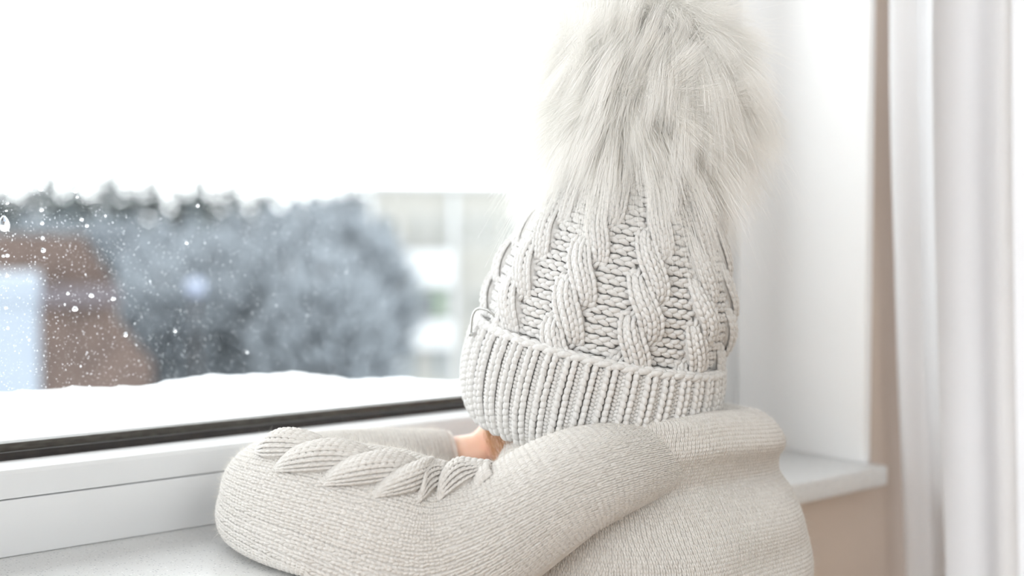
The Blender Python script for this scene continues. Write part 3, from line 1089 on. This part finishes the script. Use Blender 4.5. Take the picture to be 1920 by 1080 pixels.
RC2 = 0.0036
rows = np.arange(0.160, 0.372, RC2)
for sgn in (0, 1):
    for j in 1.22 * np.sin(np.radians(np.linspace(-78, 78, 11))):
        u0, u1 = rows, rows + RC2 * 1.5
        la0, h0, ok = path2(u0, j, sgn)
        la1, h1, _ = path2(u1, j, sgn)
        for side in (-1, 1):
            r = np.interp(u0, sl_, sp_[:, 3])
            f0 = phc(u0) + (la0 + side * 0.0004) / r
            f1 = phc(u1) + (la1 + side * 0.0011) / r
            P0, P1 = sleeve_pos(f0, u0, h0)[ok], sleeve_pos(f1, u1, h1)[ok]
            c = np.stack([np.interp(u0, sl_, sp_[:, k]) for k in range(3)], -1)[ok]
            V, F = legs(P0, P1, unit(P0 - c), 0.00115, 0.0013, 0.0006, K=3, M=5, tip=0.5)
            pile.add(V, F)
    # soft body of the strand under its stitches
    ub = np.linspace(rows[0], rows[-1], 300)
    ja = np.array([-1.25, -1.18, -1.0, -0.7, -0.35, 0, 0.35, 0.7, 1.0, 1.18, 1.25])
    cols = []
    for j in ja:
        la, hb, _ = path2(ub, j, sgn)
        r = np.interp(ub, sl_, sp_[:, 3])
        cols.append(sleeve_pos(phc(ub) + la / r, ub, np.where(abs(j) > 1.2, -0.002, hb - 0.0004)))
    pile.add(np.stack(cols, 1).reshape(-1, 3), grid_faces(300, 11))
part('sleeve_cable', pile.mesh('sleeve_cable'), M['wool_sweater'], sweater, label='raised cable twist along the top of the sleeve')


# wool fuzz standing off the sweater
def fuzz(points, normals, length, n, K=4):
    i = rng.integers(0, len(points), n)
    d = unit(normals[i] + rng.normal(size=(n, 3)) * 0.75)
    Lf = length * (0.4 + rng.random(n))
    b = rng.normal(size=(n, 3)) * 0.5
    s = np.linspace(0, 1, K)
    return points[i][:, None] + (d[:, None] * s[None, :, None] + b[:, None] * (s**2)[None, :, None]) * Lf[:, None, None]


fp, fn = [], []
uf = rng.uniform(0.01, SLEN - 0.01, 30000)
pf = rng.uniform(-0.6, 3.4, 30000)
ps = sleeve_pos(pf, uf, np.full(30000, 0.0008))
cs = np.stack([np.interp(uf, sl_, sp_[:, k]) for k in range(3)], -1)
f1_ = fuzz(ps, unit(ps - cs), 0.0040, 30000)
sf = rng.uniform(0.05, TCIRC - 0.05, 30000)
vf = rng.uniform(v0, tk[11], 30000)
af = th_at(sf)
ptt = torso_pos(af, vf)
f2_ = fuzz(ptt, unit((ptt - np.array([TCX, TCY, 0.05])) * np.array([1, 1, 0.6])), 0.0034, 24000)
hair_object('wool_fuzz', np.concatenate([f1_, f2_]), 0.000045 * np.array([1, 0.9, 0.7, 0.3]), M['fuzz'], sweater, kind='stuff')

# ------------------------------------------------------------------ body (one continuous mesh)
bm = bmesh.new()


def ell(c, r, rot=None, seg=32):
    mtx = Matrix.Translation(Vector(c)) @ (rot or Matrix.Identity(4)) @ Matrix.Diagonal((*r, 1))
    bmesh.ops.create_uvsphere(bm, u_segments=seg, v_segments=seg // 2, radius=1.0, matrix=mtx)


def limb(pts, rads, n=10):
    pts = np.asarray(pts, float)
    rads = np.asarray(rads, float)
    for i in range(len(pts) - 1):
        for k in range(n + 1):
            t = k / n
            p = pts[i] * (1 - t) + pts[i + 1] * t
            r = rads[i] * (1 - t) + rads[i + 1] * t
            bmesh.ops.create_icosphere(bm, subdivisions=2, radius=r, matrix=Matrix.Translation(Vector(p)))


HX, HY, HZ = 0.631, 0.711, 0.130
ell((HX, HY, HZ + 0.012), (0.069, 0.079, 0.080))                       # skull
ell((HX, HY + 0.026, HZ - 0.040), (0.058, 0.056, 0.056))               # jaw and cheeks
ell((HX - 0.030, HY + 0.045, HZ - 0.040), (0.026, 0.026, 0.026))       # cheeks
ell((HX + 0.030, HY + 0.045, HZ - 0.040), (0.026, 0.026, 0.026))
ell((HX, HY + 0.068, HZ - 0.080), (0.016, 0.014, 0.012))               # chin
ell((HX, HY + 0.083, HZ - 0.033), (0.009, 0.010, 0.009))               # nose tip
limb([(HX, HY + 0.073, HZ - 0.008), (HX, HY + 0.083, HZ - 0.030)], [0.006, 0.008], 5)
ell((HX, HY + 0.073, HZ - 0.056), (0.015, 0.007, 0.0045))              # lips
for sx in (-1, 1):
    ell((HX + sx * 0.070, HY + 0.004, HZ - 0.030), (0.007, 0.014, 0.020), Matrix.Rotation(sx * 0.25, 4, 'Z'))   # ears
limb([(HX, HY - 0.010, HZ - 0.06), (HX + 0.008, HY - 0.020, 0.02)], [0.037, 0.040], 6)                          # neck
ell((0.665, 0.694, 0.025), (0.115, 0.055, 0.050))                       # shoulders
limb([(0.665, 0.665, 0.02), (0.665, 0.622, -0.12), (0.665, 0.600, -0.34)], [0.055, 0.055, 0.06], 10)           # trunk
limb([(0.62, 0.668, 0.045), (0.520, 0.662, 0.034), (0.474, 0.715, 0.021), (0.426, 0.82, 0.037)], [0.026, 0.028, 0.028, 0.023], 12)             # upper arm
limb([(0.426, 0.82, 0.037), (0.462, 0.864, 0.038), (0.570, 0.838, 0.046), (0.608, 0.819, 0.054)], [0.023, 0.024, 0.018, 0.0145], 12)
limb([(0.76, 0.69, 0.036), (0.80, 0.755, 0.040), (0.78, 0.81, 0.040)], [0.032, 0.026, 0.022], 10)               # right arm
limb([(0.78, 0.81, 0.040), (0.70, 0.830, 0.035)], [0.020, 0.015], 10)
ell((0.685, 0.832, 0.034), (0.022, 0.012, 0.016))
for k in range(4):
    limb([(0.672, 0.826 + 0.0, 0.024 + k * 0.0075), (0.655, 0.838, 0.022 + k * 0.0072), (0.648 + 0.002 * abs(k - 1.5), 0.826, 0.023 + k * 0.007)],
         [0.0052, 0.0048, 0.0042], 5)
limb([(0.690, 0.822, 0.046), (0.676, 0.815, 0.054), (0.664, 0.818, 0.055)], [0.006, 0.0052, 0.0045], 5)
# left hand: back of the hand towards the room, fingers curled against the cheek
WR = np.array((0.608, 0.819, 0.054))
PA = WR + np.array((0.018, -0.006, 0.006))
ell(PA, (0.022, 0.013, 0.017), Matrix.Rotation(-0.35, 4, 'Z'))
for k in range(4):
    b0 = PA + np.array((0.013, -0.004, 0.012 - 0.008 * k))
    ln = (0.017, 0.019, 0.018, 0.014)[k]
    b1 = b0 + np.array((ln * 0.9, 0.006 - 0.002 * k, 0.003))
    b2 = b1 + np.array((ln * 0.45, 0.012, 0.001))
    b3 = b2 + np.array((-0.002, 0.011, -0.001))
    limb([b0, b1, b2, b3], [0.0062, 0.0056, 0.0050, 0.0043], 5)
limb([PA + np.array((-0.006, 0.002, 0.014)), PA + np.array((0.004, 0.008, 0.025)), PA + np.array((0.014, 0.012, 0.029))], [0.0075, 0.0062, 0.0050], 5)
me = bpy.data.meshes.new('body')
bm.to_mesh(me)
bm.free()
body = part('body', me, M['skin'], person, label='bare cheek, neck and hand of the person')
rm = body.modifiers.new('one_surface', 'REMESH')
rm.mode = 'VOXEL'
rm.voxel_size = 0.0022
rm.use_smooth_shade = True
smo = body.modifiers.new('smooth', 'SMOOTH')
smo.factor = 0.6
smo.iterations = 6
for sx in (-1, 1):
    bm = bmesh.new()
    bmesh.ops.create_uvsphere(bm, u_segments=20, v_segments=12, radius=0.0095)
    me = bpy.data.meshes.new('eye')
    bm.to_mesh(me)
    bm.free()
    for p_ in me.polygons:
        p_.use_smooth = True
    o = part('eye', me, M['eye'], person)
    o.location = (HX + sx * 0.026, HY + 0.0695, HZ - 0.006)
    bm = bmesh.new()
    bmesh.ops.create_uvsphere(bm, u_segments=16, v_segments=8, radius=0.0045, matrix=Matrix.Translation((0, 0.0062, 0)))
    me = bpy.data.meshes.new('iris')
    bm.to_mesh(me)
    bm.free()
    link('iris', me, M['iris'], o)
# hair below the hat, from temple to nape
NH = 2600
ha = rng.uniform(-2.2, 2.2, NH) + math.pi
hz = rng.uniform(-0.042, -0.005, NH)
root = np.stack([HX + 0.0695 * np.sin(ha), HY + 0.077 * np.cos(ha), HZ + hz], -1)
outw = unit(np.stack([np.sin(ha), np.cos(ha), 0 * ha], -1))
s = np.linspace(0, 1, 8)
Lh = rng.uniform(0.025, 0.055, NH)
wv = rng.uniform(0, 6.28, NH)
P = root[:, None] + outw[:, None] * (0.004 * np.sin(s * 2.2)[None, :, None] + 0.003 * (rng.random(NH)[:, None] * np.sin(s[None] * 7 + wv[:, None]))[..., None]) \
    - UPZ * (Lh[:, None] * s[None])[..., None] - outw[:, None] * (0.014 * s**2)[None, :, None]
tan = np.stack([np.cos(ha), -np.sin(ha), 0 * ha], -1)
P += tan[:, None] * (0.004 * np.sin(s[None] * 6 + wv[:, None]) * s[None])[..., None]
ho = hair_object('hair', P, 0.00006 * (1 - 0.6 * s), M['hair'], person, kind='stuff', label='light brown wisps of hair under the hat')
ho.matrix_parent_inverse = PINV

# ------------------------------------------------------------------ outdoors
GZ = -14.0
gnd = link('ground', mesh_np('ground', np.array([(-200, 3, GZ), (300, 3, GZ), (300, 400, GZ), (-200, 400, GZ)]), np.array([[0, 1, 2, 3]])),
           M['snow'], kind='structure', label='snow covered ground outside')
M['conifer'] = noise_color(material('conifer_needles', rough=0.9), (0.034, 0.044, 0.046), (0.066, 0.078, 0.08), 0.6)
M['frosted'] = noise_color(material('frosted_twigs', rough=0.9), (0.145, 0.165, 0.182), (0.215, 0.24, 0.27), 0.5)
M['bark'] = noise_color(material('bark', rough=0.9), (0.07, 0.055, 0.05), (0.12, 0.095, 0.085), 4)
M['brown_wall'] = noise_color(material('brown_brick_wall', rough=0.9), (0.046, 0.031, 0.026), (0.07, 0.048, 0.04), 0.8)
M['dark_roof'] = noise_color(material('dark_roof', rough=0.8), (0.05, 0.042, 0.048), (0.075, 0.062, 0.068), 1.5)
M['red_roof'] = noise_color(material('red_roof', rough=0.8), (0.15, 0.085, 0.08), (0.21, 0.12, 0.11), 1.2)
M['pale_wall'] = noise_color(material('pale_render', rough=0.9), (0.225, 0.22, 0.203), (0.24, 0.234, 0.217), 0.6)
M['white_wall'] = noise_color(material('white_render', rough=0.9), (0.33, 0.34, 0.345), (0.35, 0.36, 0.365), 0.6)
M['blue_white'] = noise_color(material('pale_blue_render', rough=0.9), (0.145, 0.168, 0.20), (0.16, 0.183, 0.215), 0.6)
M['win_pale'] = material('pale_window', (0.15, 0.15, 0.138), 0.3)
M['win_dark'] = material('dark_window', (0.06, 0.07, 0.075), 0.3)
M['win_grey'] = material('grey_window', (0.13, 0.145, 0.15), 0.3)
M['win_green'] = material('green_glass', (0.12, 0.18, 0.11), 0.3)
M['balcony'] = material('balcony_white', (0.38, 0.39, 0.395), 0.7)
M['globe'] = material('milky_globe', (0.26, 0.30, 0.40), 0.4)


def conifer_mesh(seed):
    r = np.random.default_rng(seed)
    Vs, Fs, n = [], [], 0
    for k in range(260):
        t = r.random() ** 0.8
        z = 0.12 + 0.88 * t
        R = 0.20 * (1 - t) ** 0.85 + 0.012
        R *= 0.6 + 0.6 * r.random()
        a_ = r.random() * 6.283
        d = np.array([math.cos(a_), math.sin(a_), 0])
        sd = np.array([-math.sin(a_), math.cos(a_), 0])
        wd = R * 0.42
        b0 = np.array([0, 0, z])
        tipp = b0 + d * R - np.array([0, 0, R * 0.45])
        mid = b0 + d * R * 0.55 - np.array([0, 0, R * 0.10])
        q_ = [b0, mid + sd * wd - np.array([0, 0, .02 * R]), tipp, mid - sd * wd - np.array([0, 0, .02 * R]), mid - np.array([0, 0, R * 0.22]), mid + np.array([0, 0, R * 0.06])]
        Vs += q_
        Fs += [[n, n + 1, n + 5], [n + 1, n + 2, n + 5], [n + 2, n + 3, n + 5], [n + 3, n, n + 5], [n, n + 4, n + 1], [n + 1, n + 4, n + 2], [n + 2, n + 4, n + 3], [n + 3, n + 4, n]]
        n += 6
    return mesh_np('needle_crown', np.array(Vs), np.array(Fs), smooth=False)


def bushy_mesh(seed):
    r = np.random.default_rng(seed)
    Vs, Fs, n = [], [], 0
    for k in range(1100):
        d = unit(r.normal(size=3))
        rr = r.random() ** 0.4
        c = np.array([0, 0, 0.60]) + d * rr * np.array([0.24, 0.24, 0.38])
        up = unit(d + np.array([0, 0, 0.8]) + r.normal(size=3) * 0.3)
        sd = unit(np.cross(up, r.normal(size=3)))
        s2 = np.cross(up, sd)
        ln, wd = 0.03 + 0.04 * r.random(), 0.011
        Vs += [c - up * ln, c + sd * wd, c - sd * wd * 0.5 + s2 * wd, c - sd * wd * 0.5 - s2 * wd, c + up * ln]
        Fs += [[n, n + 2, n + 1], [n, n + 3, n + 2], [n, n + 1, n + 3], [n + 4, n + 1, n + 2], [n + 4, n + 2, n + 3], [n + 4, n + 3, n + 1]]
        n += 5
    return mesh_np('twig_crown', np.array(Vs), np.array(Fs), smooth=False)


def trunk_mesh():
    n = 9
    a_ = np.linspace(0, 2 * np.pi, n + 1)[:-1]
    V = []
    for z, r in ((0, 0.020), (0.05, 0.016), (0.4, 0.011), (0.95, 0.003)):
        V += [(r * math.cos(x), r * math.sin(x), z) for x in a_]
    return mesh_np('trunk', np.array(V), grid_faces(4, n, True))


crowns = {'c': [conifer_mesh(k) for k in (1, 2, 3)], 'f': [bushy_mesh(k) for k in (4, 5)]}
for me in crowns['c']:
    me.materials.append(M['conifer'])
for me in crowns['f']:
    me.materials.append(M['frosted'])
tm = trunk_mesh()
tm.materials.append(M['bark'])


def tree(px, py_top, d, kind, wide=1.0):
    p = world_from_px(px, py_top, d)
    H = p[2] - GZ
    nm = {'c': 'conifer_tree', 'f': 'frosted_tree'}[kind]
    lab = {'c': 'blurred dark conifer in the distant tree line', 'f': 'blurred frosty grey bushy tree in front of the conifers'}[kind]
    o = empty(nm, (p[0], p[1], GZ), label=lab, category='tree', group={'c': 'conifers of the tree line', 'f': 'frosted trees by the tree line'}[kind])
    o.scale = (H * wide, H * wide, H)
    o.rotation_euler = (0, 0, random.random() * 6.28)
    link('crown', random.choice(crowns[kind]), None, o)
    link('trunk', tm, None, o)


for px, py in ((20, 308), (95, 276), (140, 284), (212, 280), (285, 272), (330, 296), (372, 278), (440, 302), (510, 300), (590, 308), (650, 312), (-40, 280)):
    tree(px, py, 104 + random.random() * 6, 'c', 1.0)
for px, py in ((-10, 328), (55, 318), (180, 316), (250, 314), (405, 320), (475, 330), (550, 332), (625, 334), (675, 336)):
    tree(px, py, 128 + random.random() * 4, 'c', 1.6)
for px, py, d in ((330, 400, 76), (470, 385, 82), (560, 366, 74), (640, 362, 82), (250, 405, 90), (395, 430, 70), (540, 430, 62), (665, 400, 72), (610, 460, 56), (160, 400, 88), (60, 400, 84), (300, 480, 60), (440, 500, 64)):
    tree(px, py, d, 'f', 1.05)


def local_block(name, px, d, **props):
    """Empty on the ground whose local x runs to the right of the view and y away from it."""
    p = world_from_px(px, 440, d)
    o = empty(name, (p[0], p[1], GZ), **props)
    o.rotation_euler = (0, 0, -YAW - math.atan((px - 960) / FPX))
    return o


def lb(name, o, x0, x1, y0, y1, z0, z1, mat, par=None, **props):
    return link(name, box_mesh(name, x0, x1, y0, y1, z0, z1), mat, par or o, **props)


# pale apartment block behind the hat
D = 100.0
k = D / FPX
blk = local_block('apartment_building', 690, D, label='blurred pale apartment block left of the hat', category='building')


def by(py):
    return CAM_H - GZ - (py - 440) * k


def bx(px):
    return (px - 690) * k


lb('facade', blk, 0, bx(1330), 0, 12, 0, by(352), M['pale_wall'])
lb('roof_slab', blk, -0.3, bx(1330) + .3, -0.4, 12.3, by(352), by(344), M['white_wall'])


def wnd(x0, x1, y0, y1, mat, deep=-0.06):
    f = lb('window', blk, bx(x0), bx(x1), deep, 0.0, by(y1), by(y0), M['white_wall'])
    e = 0.12
    link('pane', box_mesh('pane', bx(x0) + e, bx(x1) - e, deep - 0.03, deep, by(y1) + e, by(y0) - e), mat, f)


for x0, x1 in ((766, 794), (806, 834), (866, 892), (902, 928), (948, 974), (1000, 1026), (1060, 1086), (1100, 1126), (1160, 1186), (1200, 1226), (1260, 1286)):
    wnd(x0, x1, 404, 462, M['win_pale'])
wnd(686, 744, 410, 460, M['win_dark'])
wnd(714, 748, 540, 594, M['win_grey'])
wnd(768, 836, 540, 598, M['win_green'])
wnd(780, 816, 546, 596, M['win_dark'], -0.12)
for x in range(872, 1300, 84):
    wnd(x, x + 56, 545, 600, M['win_pale'])
for x0, x1 in ((758, 782), (810, 834), (872, 896), (930, 954), (990, 1014), (1050, 1074), (1110, 1134), (1170, 1194), (1230, 1254)):
    wnd(x0, x1, 654, 716, M['win_grey'])
for x0, x1 in ((758, 782), (810, 834)):
    wnd(x0, x1, 760, 820, M['win_grey'])
for py0, py1 in ((470, 532), (600, 648)):
    lb('balcony_front', blk, bx(700), bx(850), -1.4, -1.25, by(py1), by(py0), M['balcony'])
    lb('balcony_slab', blk, bx(698), bx(852), -1.4, 0, by(py1) - 0.2, by(py1), M['balcony'])
for x in (696, 850):
    lb('pier', blk, bx(x - 6), bx(x + 6), -0.3, 0, 0, by(360), M['white_wall'])

# brown house at the left
D = 48.0
k = D / FPX
hs = local_block('brown_house', 60, D, label='blurred brown house with dark eave at the left of the window', category='house')
lb('lower_wall', hs, (-160) * k, (150) * k, 0, 6, 0, by(560), M['brown_wall'])
lb('eave', hs, (-165) * k, (152) * k, -0.9, 0.4, by(572), by(536), M['dark_roof'])
me = bpy.data.meshes.new('upper_wall')
me.from_pydata([(-165 * k, 0, by(536)), (150 * k, 0, by(536)), (-165 * k, 0, by(436)), (90 * k, 0, by(440)),
                (-165 * k, 6, by(536)), (150 * k, 6, by(536)), (-165 * k, 6, by(436)), (90 * k, 6, by(440))], [],
               [[0, 1, 3, 2], [5, 4, 6, 7], [1, 5, 7, 3], [4, 0, 2, 6], [2, 3, 7, 6]])
link('upper_wall', me, M['brown_wall'], hs)
me = bpy.data.meshes.new('lean_to')
me.from_pydata([(150 * k, 0, 0), (215 * k, 0, 0), (215 * k, 0, by(690)), (150 * k, 0, by(600)), (150 * k, 4, 0), (215 * k, 4, 0), (215 * k, 4, by(690)), (150 * k, 4, by(600))], [],
               [[0, 1, 2, 3], [5, 4, 7, 6], [1, 5, 6, 2], [3, 2, 6, 7], [4, 0, 3, 7]])
link('lean_to', me, M['brown_wall'], hs)

# low red roof before the block
D = 62.0
k = D / FPX
rf = local_block('red_roofed_shed', 560, D, label='blurred low shed with reddish roof left of the apartment block', category='shed')
lb('shed_wall', rf, -10 * k, 126 * k, 0, 5, 0, by(690), M['brown_wall'])
me = bpy.data.meshes.new('roof')
me.from_pydata([(-20 * k, -0.4, by(702)), (128 * k, -0.4, by(702)), (128 * k, 2.5, by(650)), (40 * k, 2.5, by(662)), (-20 * k, 5.4, by(702)), (128 * k, 5.4, by(702))], [],
               [[0, 1, 2, 3], [5, 4, 3, 2], [4, 0, 3], [1, 5, 2], [0, 4, 5, 1]])
link('roof', me, M['red_roof'], rf)

# pale wall at the very left
D = 22.0
k = D / FPX
pw = local_block('pale_blue_building', 70, D, label='pale bluish white building corner at the far left edge', category='building')
lb('wall_block', pw, -500 * k, 0, 0, 3, 0, by(562), M['blue_white'])
lb('cornice', pw, -500 * k, 4 * k, -0.08, 4, by(562), by(520), M['blue_white'])

# round lamp among the trees
D = 58.0
k = D / FPX
lp = local_block('street_lamp', 366, D, label='blurred pale blue round lamp globe in front of the trees', category='lamp')
bm = bmesh.new()
bmesh.ops.create_uvsphere(bm, u_segments=16, v_segments=10, radius=17 * k, matrix=Matrix.Translation((0, 0, by(540))))
me = bpy.data.meshes.new('globe')
bm.to_mesh(me)
bm.free()
link('globe', me, M['globe'], lp)
bm = bmesh.new()
bmesh.ops.create_cone(bm, cap_ends=True, segments=10, radius1=0.09, radius2=0.05, depth=by(556), matrix=Matrix.Translation((0, 0, by(556) / 2)))
me = bpy.data.meshes.new('post')
bm.to_mesh(me)
bm.free()
link('post', me, M['bark'], lp)
